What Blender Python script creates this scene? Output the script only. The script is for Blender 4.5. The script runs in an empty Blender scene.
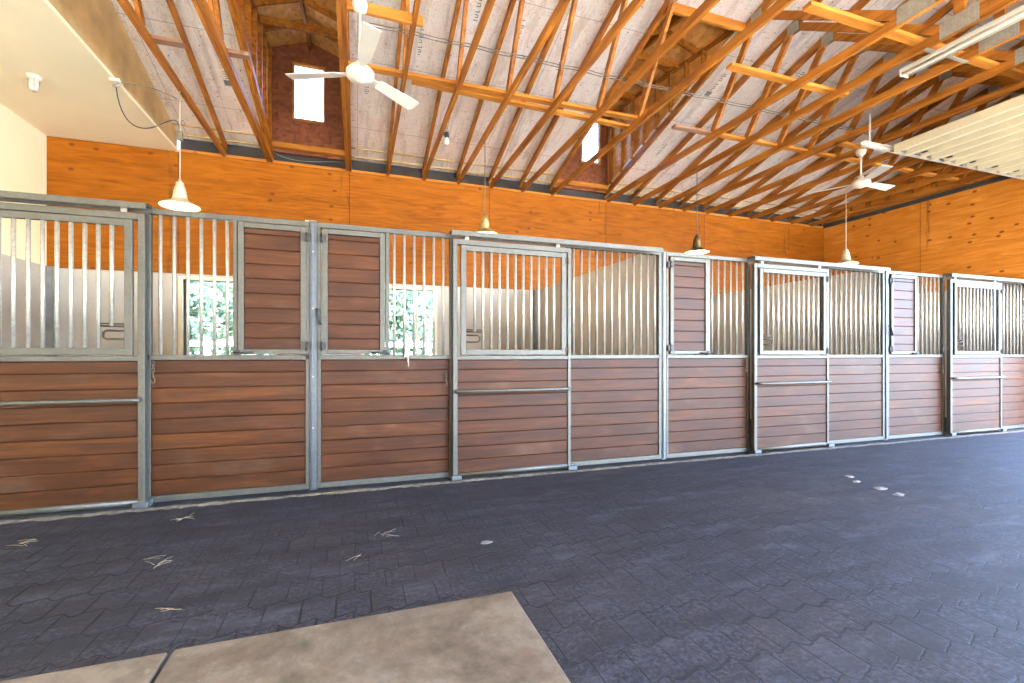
import bpy, bmesh, math, random
from mathutils import Vector, Matrix
R = math.radians
rng = random.Random(7)
S = bpy.context.scene
COL = S.collection

# ------------------------------------------------------------------ materials
class NT:
    def __init__(s, name):
        s.m = bpy.data.materials.new(name); s.m.use_nodes = True
        s.t = s.m.node_tree; s.t.nodes.clear()
        s.out = s.n('ShaderNodeOutputMaterial')
        s.b = s.n('ShaderNodeBsdfPrincipled')
        s.l(s.b.outputs[0], s.out.inputs[0])
    def n(s, typ, **kw):
        nd = s.t.nodes.new(typ)
        for k, v in kw.items(): setattr(nd, k, v)
        return nd
    def l(s, a, b): s.t.links.new(a, b)
    def put(s, v, sock):
        if hasattr(v, 'links'): s.l(v, sock)
        else: sock.default_value = v
    def math(s, op, a, b=0.0, c=None):
        nd = s.n('ShaderNodeMath', operation=op)
        s.put(a, nd.inputs[0]); s.put(b, nd.inputs[1])
        if c is not None: s.put(c, nd.inputs[2])
        return nd.outputs[0]
    def coord(s, which='Object'):
        return s.n('ShaderNodeTexCoord').outputs[which]
    def xyz(s, v):
        nd = s.n('ShaderNodeSeparateXYZ'); s.l(v, nd.inputs[0]); return nd.outputs
    def vec(s, x, y, z):
        nd = s.n('ShaderNodeCombineXYZ')
        for i, v in enumerate((x, y, z)): s.put(v, nd.inputs[i])
        return nd.outputs[0]
    def scale(s, v, sc):
        nd = s.n('ShaderNodeVectorMath', operation='MULTIPLY'); s.l(v, nd.inputs[0]); nd.inputs[1].default_value = sc; return nd.outputs[0]
    def addv(s, v, w):
        nd = s.n('ShaderNodeVectorMath', operation='ADD'); s.l(v, nd.inputs[0]); s.put(w, nd.inputs[1]); return nd.outputs[0]
    def noise(s, v, scale, detail=3, rough=.55, dist=0):
        nd = s.n('ShaderNodeTexNoise'); s.l(v, nd.inputs['Vector'])
        nd.inputs['Scale'].default_value = scale; nd.inputs['Detail'].default_value = detail
        nd.inputs['Roughness'].default_value = rough; nd.inputs['Distortion'].default_value = dist
        return nd.outputs['Fac']
    def ramp(s, f, stops):
        nd = s.n('ShaderNodeValToRGB'); s.l(f, nd.inputs[0]); e = nd.color_ramp.elements
        while len(e) < len(stops): e.new(.5)
        for el, (p, c) in zip(e, stops):
            el.position = p; el.color = (*c, 1) if len(c) == 3 else c
        return nd.outputs[0]
    def mix(s, f, a, b, mode='MIX'):
        nd = s.n('ShaderNodeMix', data_type='RGBA', blend_type=mode)
        s.put(f, nd.inputs[0])
        for v, k in ((a, 6), (b, 7)):
            if isinstance(v, tuple): v = (*v, 1) if len(v) == 3 else v
            s.put(v, nd.inputs[k])
        return nd.outputs[2]
    def bump(s, h, strength=.3, dist=.01):
        nd = s.n('ShaderNodeBump'); s.l(h, nd.inputs['Height'])
        nd.inputs['Strength'].default_value = strength; nd.inputs['Distance'].default_value = dist
        s.l(nd.outputs[0], s.b.inputs['Normal'])
    def set(s, col=None, rough=None, metal=None, spec=None, coat=None):
        if col is not None:
            s.put((*col, 1) if isinstance(col, tuple) and len(col) == 3 else col, s.b.inputs['Base Color'])
        if rough is not None: s.put(rough, s.b.inputs['Roughness'])
        if metal is not None: s.put(metal, s.b.inputs['Metallic'])
        if spec is not None: s.put(spec, s.b.inputs['Specular IOR Level'])
        if coat is not None:
            s.b.inputs['Coat Weight'].default_value = coat; s.b.inputs['Coat Roughness'].default_value = .3
        return s.m

def step(n, v, lo, hi):      # smooth 0..1
    nd = n.n('ShaderNodeMapRange', interpolation_type='SMOOTHSTEP')
    n.put(v, nd.inputs[0]); nd.inputs[1].default_value = lo; nd.inputs[2].default_value = hi
    return nd.outputs[0]

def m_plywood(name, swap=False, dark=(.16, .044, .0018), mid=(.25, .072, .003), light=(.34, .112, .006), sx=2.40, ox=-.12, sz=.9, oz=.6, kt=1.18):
    n = NT(name); v = n.coord(); x, y, z = n.xyz(v)
    u = y if swap else x
    g = n.noise(n.vec(n.math('MULTIPLY', u, .6), n.math('MULTIPLY', z, 5.5), 0.0), 2.2, 5, .6, 1.6)
    c = n.ramp(g, [(.28, dark), (.5, mid), (.74, light)])
    # each sheet its own tone
    si = n.math('FLOOR', n.math('DIVIDE', n.math('SUBTRACT', u, ox), sx))
    sj = n.math('FLOOR', n.math('DIVIDE', n.math('SUBTRACT', z, oz), sz))
    wn = n.n('ShaderNodeTexWhiteNoise'); n.l(n.vec(si, sj, 0.0), wn.inputs[0])
    c = n.mix(n.math('MULTIPLY', wn.outputs[0], .35), c, dark, 'MIX')
    big = n.noise(n.vec(n.math('MULTIPLY', u, .8), n.math('MULTIPLY', z, 1.1), 3.0), 1.4, 3)
    c = n.mix(n.math('MULTIPLY', step(n, big, .5, .75), .35), c, light)
    # plugged knots in columns
    vo = n.n('ShaderNodeTexVoronoi', voronoi_dimensions='2D'); n.l(n.vec(n.math('MULTIPLY', u, 3.2), n.math('MULTIPLY', z, 5.2), 1.7), vo.inputs['Vector'])
    vo.inputs['Scale'].default_value = 1.0
    pr, pg, pb = n.xyz(vo.outputs['Color'])
    colsel = n.noise(n.vec(n.math('MULTIPLY', u, 1.3), 0.3, 0.0), 1.3, 1)
    kn = n.math('MULTIPLY', n.math('SUBTRACT', 1.0, step(n, vo.outputs['Distance'], .07, .15)), n.math('GREATER_THAN', n.math('ADD', pr, n.math('MULTIPLY', step(n, colsel, .42, .60), .55)), kt))
    c = n.mix(n.math('MULTIPLY', kn, .8), c, (.11, .032, .006))
    # seams
    fu = n.math('FRACT', n.math('DIVIDE', n.math('SUBTRACT', u, ox), sx))
    fz = n.math('FRACT', n.math('DIVIDE', n.math('SUBTRACT', z, oz), sz))
    su = n.math('LESS_THAN', n.math('MULTIPLY', n.math('MINIMUM', fu, n.math('SUBTRACT', 1.0, fu)), sx), .005)
    sv = n.math('LESS_THAN', n.math('MULTIPLY', n.math('MINIMUM', fz, n.math('SUBTRACT', 1.0, fz)), sz), .004)
    seam = n.math('MAXIMUM', su, n.math('MULTIPLY', sv, .6))
    c = n.mix(n.math('MULTIPLY', seam, .8), c, (.05, .016, .005))
    # water marks hanging beside seams
    wet = n.math('MULTIPLY', n.math('LESS_THAN', n.math('MULTIPLY', n.math('SUBTRACT', 1.0, fu), sx), .16), step(n, n.noise(n.vec(n.math('MULTIPLY', u, 9.0), n.math('MULTIPLY', z, 1.5), 0.0), 1.0, 3), .52, .66))
    c = n.mix(n.math('MULTIPLY', wet, .5), c, (.06, .03, .015))
    n.set(c, .55, 0, .12); n.bump(g, .06, .004)
    return n.m

def m_timber(name, a=(.13, .036, .003), b=(.42, .155, .018), axis=1, rough=.55):
    n = NT(name); v = n.coord('Object'); x, y, z = n.xyz(v)
    oi = n.n('ShaderNodeObjectInfo').outputs['Random']
    rnd = n.math('MULTIPLY', oi, 17.0)
    sc = [9.0, 9.0, 9.0]; sc[axis] = .7
    vv = n.addv(n.scale(v, tuple(sc)), n.vec(rnd, rnd, rnd))
    g = n.noise(vv, 1.6, 4, .6, .8)
    c = n.ramp(g, [(.3, a), (.68, b)])
    k = n.noise(n.addv(n.scale(v, (5, 3, 5)), n.vec(rnd, 0.0, 0.0)), 1.3, 2)
    c = n.mix(n.math('MULTIPLY', step(n, k, .68, .75), .6), c, (.13, .04, .01))
    c = n.mix(n.math('MULTIPLY', oi, .3), c, a)
    n.set(c, rough, 0, .15); n.bump(g, .08, .003)
    return n.m

def m_plank():
    n = NT('stained_planks'); v = n.coord()
    isl = n.n('ShaderNodeNewGeometry').outputs['Random Per Island']
    oi = n.n('ShaderNodeObjectInfo').outputs['Random']
    off = n.math('ADD', n.math('MULTIPLY', isl, 31.0), n.math('MULTIPLY', oi, 13.0))
    vv = n.addv(n.scale(v, (1.2, 8, 16)), n.vec(off, 0.0, off))
    g = n.noise(vv, 1.5, 5, .62, .8)
    c = n.ramp(g, [(.25, (.012, .0035, .0008)), (.5, (.048, .0135, .0022)), (.8, (.125, .038, .006))])
    c = n.mix(n.math('MULTIPLY', isl, .6), c, (.022, .006, .0015))
    px_, py_, pz_ = n.xyz(n.addv(n.scale(v, (2.6, 1, 9)), n.vec(off, 0.0, off))); kv = n.n('ShaderNodeTexVoronoi', voronoi_dimensions='2D'); n.l(n.vec(px_, pz_, 0.0), kv.inputs['Vector']); kv.inputs['Scale'].default_value = 1.0
    pr, pg, pb = n.xyz(kv.outputs['Color'])
    kn = n.math('MULTIPLY', n.math('SUBTRACT', 1.0, step(n, kv.outputs['Distance'], .06, .2)), n.math('GREATER_THAN', pr, .8))
    c = n.mix(n.math('MULTIPLY', kn, .7), c, (.06, .015, .006))
    d = n.noise(n.addv(n.scale(v, (1.0, 1, 1.3)), n.vec(off, 0.0, 0.0)), 2.0, 3)
    c = n.mix(n.math('MULTIPLY', step(n, d, .55, .75), .15), c, (.20, .125, .08))
    n.set(c, n.math('ADD', .42, n.math('MULTIPLY', g, .2)), 0, .19); n.bump(g, .15, .002)
    return n.m

def m_galv(name='galvanised_steel', base=(.075, .071, .058), rough=.50):
    n = NT(name); v = n.coord()
    vo = n.n('ShaderNodeTexVoronoi'); n.l(v, vo.inputs['Vector']); vo.inputs['Scale'].default_value = 55
    a = n.noise(v, 5, 4); r, g, b = n.xyz(vo.outputs['Color'])
    f = n.math('ADD', n.math('MULTIPLY', r, .35), n.math('MULTIPLY', a, .65))
    lo = tuple(k * .8 for k in base); hi = tuple(min(1, k * 1.15) for k in base)
    c = n.ramp(f, [(.25, lo), (.75, hi)])
    d = n.noise(v, 26, 4)
    c = n.mix(n.math('MULTIPLY', step(n, d, .62, .72), .4), c, tuple(k * .45 for k in base))
    n.set(c, n.math('ADD', rough - .08, n.math('MULTIPLY', a, .22)), .6, .5); n.bump(f, .05, .001)
    return n.m

def m_plain(name, col, rough=.5, metal=0., var=.25, scale=6, spec=.4):
    n = NT(name); v = n.coord(); a = n.noise(v, scale, 4)
    lo = tuple(k * (1 - var) for k in col); hi = tuple(min(1, k * (1 + var * .6)) for k in col)
    c = n.ramp(a, [(.3, lo), (.7, hi)])
    n.set(c, rough, metal, spec); n.bump(a, .04, .003)
    return n.m

def m_foil():
    n = NT('foil_faced_roof_deck'); v = n.coord(); x, y, z = n.xyz(v)
    a = n.noise(v, 1.6, 5, .65); b = n.noise(v, 42, 3, .7); w = n.noise(n.scale(v, (3.5, .6, 1)), 3, 4)
    c = n.ramp(a, [(.3, (.82, .74, .60)), (.7, (.96, .90, .77))])
    c = n.mix(n.math('MULTIPLY', step(n, w, .5, .72), .4), c, (.86, .82, .74))
    c = n.mix(n.math('MULTIPLY', step(n, b, .55, .68), .6), c, (.34, .28, .20))
    st = n.noise(n.scale(v, (5, 1.1, 1)), 1.3, 6, .7)
    c = n.mix(n.math('MULTIPLY', step(n, st, .50, .66), .5), c, (.50, .35, .19))
    s2 = n.noise(n.scale(v, (6, .45, 1)), 1.0, 5, .65)
    c = n.mix(n.math('MULTIPLY', step(n, s2, .53, .62), .45), c, (.42, .36, .30))
    s3 = n.noise(v, 6.5, 6, .8)
    c = n.mix(n.math('MULTIPLY', step(n, s3, .55, .64), .5), c, (.55, .42, .26))
    glint = n.noise(v, 17, 5, .75)
    c = n.mix(n.math('MULTIPLY', step(n, glint, .60, .66), .5), c, (.95, .93, .88))  # pale flecks painted in as silver highlights
    vo = n.n('ShaderNodeTexVoronoi', voronoi_dimensions='2D'); n.l(n.scale(v, (3.2, 3.2, .5)), vo.inputs['Vector']); vo.inputs['Scale'].default_value = 1.6
    r, g, bb = n.xyz(vo.outputs['Color'])
    sp = n.math('MULTIPLY', n.math('LESS_THAN', n.math('ADD', vo.outputs['Distance'], n.math('MULTIPLY', b, .04)), .065), n.math('GREATER_THAN', r, .62))
    c = n.mix(n.math('MULTIPLY', sp, .85), c, (.03, .03, .03))
    fy = n.math('FRACT', n.math('DIVIDE', n.math('SUBTRACT', y, .34), 1.18)); fx = n.math('FRACT', n.math('DIVIDE', x, 2.416))
    sm = n.math('MAXIMUM', n.math('LESS_THAN', fy, .006), n.math('LESS_THAN', fx, .0025))
    c = n.mix(n.math('MULTIPLY', sm, .75), c, (.16, .12, .08))
    n.set(c, n.math('ADD', .40, n.math('MULTIPLY', b, .25)), .2, .5); n.bump(n.math('ADD', b, w), .12, .004)
    return n.m

def m_osb(name='strand_board', dark=False):
    n = NT(name); v = n.coord()
    vo = n.n('ShaderNodeTexVoronoi'); n.l(n.scale(v, (11, 6, 14)), vo.inputs['Vector']); vo.inputs['Scale'].default_value = 1.5
    r, g, b = n.xyz(vo.outputs['Color'])
    if dark: st = [(.1, (.10, .028, .010)), (.55, (.17, .052, .018)), (.95, (.24, .08, .03))]
    else: st = [(.1, (.40, .17, .04)), (.55, (.58, .28, .07)), (.95, (.72, .40, .12))]
    c = n.ramp(n.math('ADD', n.math('MULTIPLY', r, .55), n.math('MULTIPLY', n.noise(v, 3, 4), .45)), st)
    n.set(c, .6, 0, .3); n.bump(r, .08, .002); return n.m

def m_pavers():
    n = NT('rubber_pavers'); v = n.coord(); x, y, z = n.xyz(v)
    PW, PD = .158, .205
    wob = n.noise(v, .9, 2)
    # wavy long joints run along x, straight short joints run along y and are staggered row by row
    wave = n.math('MULTIPLY', n.math('SINE', n.math('MULTIPLY', x, 2 * math.pi / PW)), .016)
    wave2 = n.math('MULTIPLY', n.math('SINE', n.math('MULTIPLY', x, 4 * math.pi / PW)), .006)
    yy = n.math('ADD', n.math('ADD', y, n.math('ADD', wave, wave2)), n.math('MULTIPLY', wob, .03))
    row = n.math('FLOOR', n.math('DIVIDE', yy, PD)); fy = n.math('FRACT', n.math('DIVIDE', yy, PD))
    xx = n.math('ADD', n.math('ADD', x, n.math('MULTIPLY', n.math('MODULO', row, 2.0), PW / 2)), n.math('MULTIPLY', n.noise(v, 1.1, 1), .03))
    colm = n.math('FLOOR', n.math('DIVIDE', xx, PW)); fx = n.math('FRACT', n.math('DIVIDE', xx, PW))
    wn = n.n('ShaderNodeTexWhiteNoise'); n.l(n.vec(row, colm, 0.0), wn.inputs[0])
    wr = n.n('ShaderNodeTexWhiteNoise'); n.l(n.vec(row, n.math('FLOOR', n.math('MULTIPLY', x, .9)), 5.0), wr.inputs[0])
    dy = n.math('MULTIPLY', n.math('MINIMUM', fy, n.math('SUBTRACT', 1.0, fy)), PD)
    dx = n.math('MULTIPLY', n.math('MINIMUM', fx, n.math('SUBTRACT', 1.0, fx)), PW)
    gy = n.math('ADD', .0032, n.math('MULTIPLY', n.math('GREATER_THAN', wr.outputs[0], .84), .0055))
    gx = n.math('ADD', .0028, n.math('MULTIPLY', n.math('GREATER_THAN', wn.outputs[0], .84), .0042))
    jy = n.math('SUBTRACT', 1.0, step(n, n.math('SUBTRACT', dy, gy), -.001, .0025))
    jx = n.math('SUBTRACT', 1.0, step(n, n.math('SUBTRACT', dx, gx), -.001, .0025))
    wear = n.math('ADD', .5, n.math('MULTIPLY', step(n, n.noise(v, .8, 3), .38, .6), .5))
    j = n.math('MULTIPLY', n.math('MAXIMUM', jx, jy), wear)
    gr = n.noise(v, 42, 6, .85); lg = n.noise(v, .55, 4)
    c = n.ramp(gr, [(.40, (.0015, .0015, .002)), (.50, (.014, .0145, .020)), (.62, (.045, .047, .066))])
    c = n.mix(n.math('MULTIPLY', wn.outputs[0], .30), c, (.028, .028, .036))
    c = n.mix(n.math('MULTIPLY', step(n, lg, .45, .72), .30), c, (.045, .033, .028))
    c = n.mix(n.math('MULTIPLY', step(n, n.noise(v, 6, 5), .60, .78), .28), c, (.060, .055, .055))
    wp = n.noise(n.scale(v, (.8, 2.2, 1)), 2.6, 6, .7)
    c = n.mix(n.math('MULTIPLY', step(n, wp, .50, .68), .5), c, (.052, .055, .072))
    c = n.mix(n.math('MULTIPLY', step(n, n.noise(n.scale(v, (.7, 3., 1)), 1.7, 4), .50, .64), .55), c, (.008, .008, .011))
    mo = n.noise(n.scale(v, (3.2, 7.5, 1)), 1.0, 4, .6)
    c = n.mix(n.math('MULTIPLY', step(n, mo, .46, .62), .5), c, (.010, .010, .013))
    c = n.mix(n.math('MULTIPLY', j, .9), c, (.003, .003, .003))
    hgt = n.math('ADD', n.math('SUBTRACT', n.math('MULTIPLY', gr, .12), n.math('MULTIPLY', j, 1.0)), n.math('MULTIPLY', n.noise(v, 4.5, 2), .9))
    n.set(c, n.math('ADD', .62, n.math('MULTIPLY', gr, .2)), 0, .22); n.bump(hgt, .38, .007)
    return n.m

def m_stone():
    n = NT('pale_concrete_slab'); v = n.coord()
    a = n.noise(v, 1.7, 6, .68, .5); b = n.noise(v, 14, 5, .7); d = n.noise(n.addv(v, (3., 7., 0.)), 3.4, 5, .7)
    c = n.ramp(n.math('ADD', n.math('MULTIPLY', a, .6), n.math('MULTIPLY', n.noise(v, 9, 6, .8), .4)), [(.40, (.046, .034, .022)), (.5, (.084, .066, .047)), (.60, (.13, .106, .078))])
    c = n.mix(n.math('MULTIPLY', step(n, d, .55, .7), .5), c, (.085, .055, .038))
    c = n.mix(n.math('MULTIPLY', step(n, b, .6, .75), .4), c, (.21, .19, .165))
    c = n.mix(n.math('MULTIPLY', step(n, n.noise(v, 70, 3), .62, .72), .4), c, (.07, .055, .04))
    n.set(c, .62, 0, .4); n.bump(n.math('ADD', a, n.math('MULTIPLY', b, .4)), .25, .006); return n.m

def m_emit(name, col, k):
    n = NT(name); n.set(col, .4); n.b.inputs['Emission Color'].default_value = (*col, 1); n.b.inputs['Emission Strength'].default_value = k; return n.m
def m_glass():
    n = NT('window_glass'); n.set((.95, .98, .97), .02, 0, .5)
    tr = n.n('ShaderNodeBsdfTransparent'); mx = n.n('ShaderNodeMixShader'); gl = n.n('ShaderNodeBsdfGlossy'); gl.inputs['Roughness'].default_value = .03
    fr = n.n('ShaderNodeFresnel'); fr.inputs[0].default_value = 1.45
    tr.inputs[0].default_value = (.93, .97, .97, 1)
    n.l(fr.outputs[0], mx.inputs[0]); n.l(tr.outputs[0], mx.inputs[1]); n.l(gl.outputs[0], mx.inputs[2]); n.l(mx.outputs[0], n.out.inputs[0]); return n.m
def m_leaf():
    n = NT('foliage'); v = n.coord(); a = n.noise(v, 2.2, 3)
    c = n.ramp(a, [(.3, (.06, .11, .06)), (.7, (.14, .20, .12))]); n.set(c, .6, 0, .3); return n.m

M = dict(
    ply=m_plywood('orange_plywood'), plyr=m_plywood('orange_plywood_end_lit', True, (.38, .12, .010), (.52, .18, .02), (.66, .27, .042), kt=.90, sx=2.44, ox=1.2, sz=.92, oz=.55),  # end wall copy is paler, its stronger light put into the colour
    timber=m_timber('truss_timber'), timberx=m_timber('brace_timber', (.26, .085, .009), (.50, .205, .032), 0), grey=m_timber('weathered_block', (.16, .085, .05), (.30, .17, .10), 0),
    darkply=m_osb('red_brown_board', True), osb=m_osb(), tanboard=m_plain('tan_board', (.50, .34, .14), .7, 0, .35, 2.2),
    plank=m_plank(), galv=m_galv(), galvp=m_galv('galvanised_post', (.085, .095, .105), .40), plate=m_galv('gusset_steel', (.33, .31, .25), .5), bars=m_galv('bar_steel', (.36, .33, .27), .4),
    cream=m_plain('cream_paint', (.90, .80, .54), .7, 0, .06, 1.2, .3), kick=m_plain('pale_stall_lining', (.50, .46, .40), .6, 0, .12, 2.4, .3),
    white=m_plain('white_enamel', (.66, .60, .48), .4, 0, .05), black=m_plain('black_iron', (.02, .02, .022), .5, .5),
    foil=m_foil(), pavers=m_pavers(), stone=m_stone(), glass=m_glass(), leaf=m_leaf(), sky_screen=m_plain('sky_screen_leaf', (.05, .075, .03), .7), bark=m_plain('bark', (.12, .08, .05), .9),
    brass=m_plain('aged_brass', (.42, .29, .11), .38, .8, .4, 14), shadein=m_plain('cream_enamel', (.82, .74, .55), .45, 0, .05),
    bulb=m_emit('warm_bulb', (1, .82, .5), 6), cable=m_plain('grey_cable', (.10, .085, .06), .6), darkcable=m_plain('dark_cable', (.035, .03, .028), .6),
    ground=m_plain('dry_gravel', (.34, .31, .25), .95, 0, .2, .6), fence=m_plain('white_fence_paint', (.8, .8, .78), .6), teal=m_plain('teal_ink', (.03, .16, .15), .7),
    greyink=m_plain('grey_ink', (.12, .13, .12), .7), eave=m_plain('dark_eave_board', (.035, .03, .026), .8, 0, .4, 3), dust=m_plain('sandy_dust', (.075, .066, .052), .95, 0, .5, 26),  # eave board is one dark mottled tone
    straw=m_plain('straw_stem', (.24, .19, .115), .8), chalk=m_plain('pale_crumb', (.17, .16, .15), .9), roofout=m_plain('roof_tile', (.25, .12, .07), .8),
    rust=m_plain('worn_brown_steel', (.20, .13, .085), .5, .6, .4, 20), ribw=m_plain('cream_door_skin', (.56, .48, .30), .38, 0, .05), bulbglass=m_plain('clear_jar', (.62, .58, .5), .15),
    bronze=m_plain('dark_bronze', (.10, .065, .03), .4, .8, .4, 14), palelamp=m_plain('pale_worn_enamel', (.55, .46, .30), .45, .2, .3, 18),
    hinge=m_galv('hinge_steel', (.035, .034, .030), .5), rust2=m_plain('dark_latch_steel', (.035, .024, .016), .5, .5, .4, 20),
    palecream=m_plain('aged_cream_enamel', (.55, .49, .37), .45, 0, .06),
    apron=m_plain('bounce_apron_concrete', (.72, .67, .58), .9, 0, .10, .8),
    jambw=m_plain('cream_window_trim', (.84, .76, .56), .55, 0, .05), seal=m_plain('dark_joint', (.04, .03, .02), .8), cornergrey=m_plain('corner_post_grey', (.2, .2, .2)))

# ------------------------------------------------------------------ mesh helpers
class MB:
    def __init__(s): s.bm = bmesh.new()
    def box(s, x0, x1, y0, y1, z0, z1, bev=0.0):
        r = bmesh.ops.create_cube(s.bm, size=1.0); vs = r['verts']
        for v in vs:
            v.co = Vector((x0 + (v.co.x + .5) * (x1 - x0), y0 + (v.co.y + .5) * (y1 - y0), z0 + (v.co.z + .5) * (z1 - z0)))
        if bev > 0:
            es = list({e for v in vs for e in v.link_edges})
            bmesh.ops.bevel(s.bm, geom=es, offset=bev, segments=1, affect='EDGES', clamp_overlap=True)
        return s
    def beam(s, a, b, w, h, up=(0, 0, 1)):
        """bar of section w (sideways) x h (along up) between two points"""
        a, b = Vector(a), Vector(b); d = (b - a).normalized(); up = Vector(up)
        side = d.cross(up).normalized(); u = side.cross(d).normalized()
        vs = [s.bm.verts.new(p + side * (i * w / 2) + u * (j * h / 2)) for p in (a, b) for i, j in ((-1, -1), (1, -1), (1, 1), (-1, 1))]
        for q in ((0, 1, 2, 3), (7, 6, 5, 4), (0, 4, 5, 1), (1, 5, 6, 2), (2, 6, 7, 3), (3, 7, 4, 0)): s.bm.faces.new([vs[i] for i in q])
        return s
    def tube(s, pts, r, seg=10, cap=True):
        pts = [Vector(p) for p in pts]; rings = []
        n0 = None
        for i, p in enumerate(pts):
            d = (pts[min(i + 1, len(pts) - 1)] - pts[max(i - 1, 0)]).normalized()
            if n0 is None:
                n0 = d.orthogonal().normalized()
            n0 = (n0 - d * n0.dot(d)).normalized(); b = d.cross(n0)
            rr = r[i] if isinstance(r, (list, tuple)) else r
            rings.append([s.bm.verts.new(p + n0 * (rr * math.cos(2 * math.pi * k / seg)) + b * (rr * math.sin(2 * math.pi * k / seg))) for k in range(seg)])
        for A, B in zip(rings, rings[1:]):
            for k in range(seg):
                f = s.bm.faces.new((A[k], A[(k + 1) % seg], B[(k + 1) % seg], B[k])); f.smooth = True
        if cap:
            s.bm.faces.new(rings[0][::-1]); s.bm.faces.new(rings[-1])
        return s
    def lathe(s, c, prof, seg=28, axis=None):
        """prof: list of (r, z) about a vertical axis through c"""
        c = Vector(c); rings = []
        for r, z in prof:
            if r < 1e-5: rings.append([s.bm.verts.new(c + Vector((0, 0, z)))])
            else: rings.append([s.bm.verts.new(c + Vector((r * math.cos(2 * math.pi * k / seg), r * math.sin(2 * math.pi * k / seg), z))) for k in range(seg)])
        for A, B in zip(rings, rings[1:]):
            for k in range(seg):
                k2 = (k + 1) % seg
                if len(A) == 1 and len(B) == 1: continue
                if len(A) == 1: f = s.bm.faces.new((A[0], B[k2], B[k]))
                elif len(B) == 1: f = s.bm.faces.new((A[k], A[k2], B[0]))
                else: f = s.bm.faces.new((A[k], A[k2], B[k2], B[k]))
                f.smooth = True
        return s
    def prism(s, poly, axis, a, b):
        """extrude polygon (list of 2D) along axis 'x','y','z' from a to b"""
        def P(p, t):
            return {'x': (t, p[0], p[1]), 'y': (p[0], t, p[1]), 'z': (p[0], p[1], t)}[axis]
        A = [s.bm.verts.new(P(p, a)) for p in poly]; B = [s.bm.verts.new(P(p, b)) for p in poly]
        n = len(poly)
        s.bm.faces.new(A); s.bm.faces.new(B[::-1])
        for i in range(n): s.bm.faces.new((A[i], B[i], B[(i + 1) % n], A[(i + 1) % n]))
        return s
    def obj(s, name, mat, parent=None, base=None):
        """ONE mesh object; base = world point the coordinates are taken from (the thing's origin)"""
        bmesh.ops.recalc_face_normals(s.bm, faces=s.bm.faces)
        if base is not None:
            for v in s.bm.verts: v.co -= Vector(base)
        me = bpy.data.meshes.new(name); s.bm.to_mesh(me); s.bm.free()
        me.materials.append(M[mat] if isinstance(mat, str) else mat)
        o = bpy.data.objects.new(name, me); COL.objects.link(o)
        if parent is not None: o.parent = parent
        elif base is not None: o.location = base
        return o

def thing(name, label, cat, loc, group=None):
    o = bpy.data.objects.new(name, None); COL.objects.link(o); o.location = loc; o.empty_display_size = .1
    o['label'] = label; o['category'] = cat
    if group: o['group'] = group
    return o
def tag(o, label, cat, group=None, kind=None):
    o['label'] = label; o['category'] = cat
    if group: o['group'] = group
    if kind: o['kind'] = kind
    return o
def struct(o, label=None):
    o['kind'] = 'structure'
    if label: o['label'] = label
    return o
def dup(root, loc, label, group=None, drop=()):
    def rec(o, par):
        c = o.copy(); COL.objects.link(c)
        if par is not None: c.parent = par
        for ch in list(o.children):
            if ch.name.split('.')[0] in drop: continue
            rec(ch, c)
        return c
    r = rec(root, None); r.location = loc; r['label'] = label
    if group: r['group'] = group
    return r

# ------------------------------------------------------------------ key dimensions (metres)
YF = 4.40            # face of the stall fronts
YB = 8.06            # rear wall
XL, XR = -4.06, 10.61
ZT = 4.21            # top of walls / underside of bottom chords
HF = 2.365           # height of the stall fronts
MID = 1.18           # mid rail
POSTS = [-.393, 3.275, 6.943]
W = 3.668
SL = .279            # roof slope
YC = 2.73            # ridge line
def zc(y): return 4.37 + SL * (YB - y)            # underside of rear top chord
def deck(y): return zc(y) + .115
TX = lambda i: -.11 + .604 * i

# ------------------------------------------------------------------ SETTING
struct(MB().box(XL - 1, XR + .15, -2.75, 8.2, -.12, 0).obj('floor', 'pavers'), 'dark rubber paver aisle floor with wavy joints')
# stone landing: two slabs with an open joint
sl = MB().box(-.70, .735, -.2, 2.19, -.05, .012, .006).obj('floor_slab', 'stone'); struct(sl, 'pale concrete landing slab with sharp corner')
sl2 = MB().box(-3.4, -.716, -.2, 2.18, -.05, .012, .006).obj('floor_slab', 'stone'); struct(sl2, 'pale concrete landing slab left of the joint')

# rear wall: pale lining below with window openings, orange plywood band above
WIN = [(-2.46, -1.24), (.12, 1.27), (3.80, 4.92), (7.45, 8.6)]
WZ0, WZ1, PB = .95, 2.31, 2.40
b = MB(); xs = [XL - .1]
for a_, b_ in WIN: xs += [a_, b_]
xs.append(XR + .1)
for k in range(0, len(xs), 2): b.box(xs[k], xs[k + 1], YB + .02, YB + .16, 0, PB)
for a_, b_ in WIN:
    b.box(a_, b_, YB + .02, YB + .16, 0, WZ0); b.box(a_, b_, YB + .02, YB + .16, WZ1, PB)
struct(b.obj('wall_back', 'kick'), 'pale lower rear wall of the stalls')
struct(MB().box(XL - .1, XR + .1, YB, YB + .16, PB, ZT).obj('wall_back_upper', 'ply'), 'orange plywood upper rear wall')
for k, (a_, b_) in enumerate(WIN):
    f = MB(); t = .06
    f.box(a_ - t, a_, YB - .012, YB + .14, WZ0 - t, WZ1 + t * .8, .004); f.box(b_, b_ + t, YB - .012, YB + .14, WZ0 - t, WZ1 + t * .8, .004)
    f.box(a_, b_, YB - .012, YB + .14, WZ1, WZ1 + t * .8, .004); f.box(a_, b_, YB - .012, YB + .14, WZ0 - t, WZ0, .004)
    f.box(b_ - .30, b_ - .27, YB + .06, YB + .10, WZ0, WZ1)
    w = f.obj('window_%d' % (k + 1), 'jambw'); struct(w)
    MB().box(a_, b_, YB + .09, YB + .096, WZ0, WZ1).obj('pane', 'glass', w)
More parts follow.
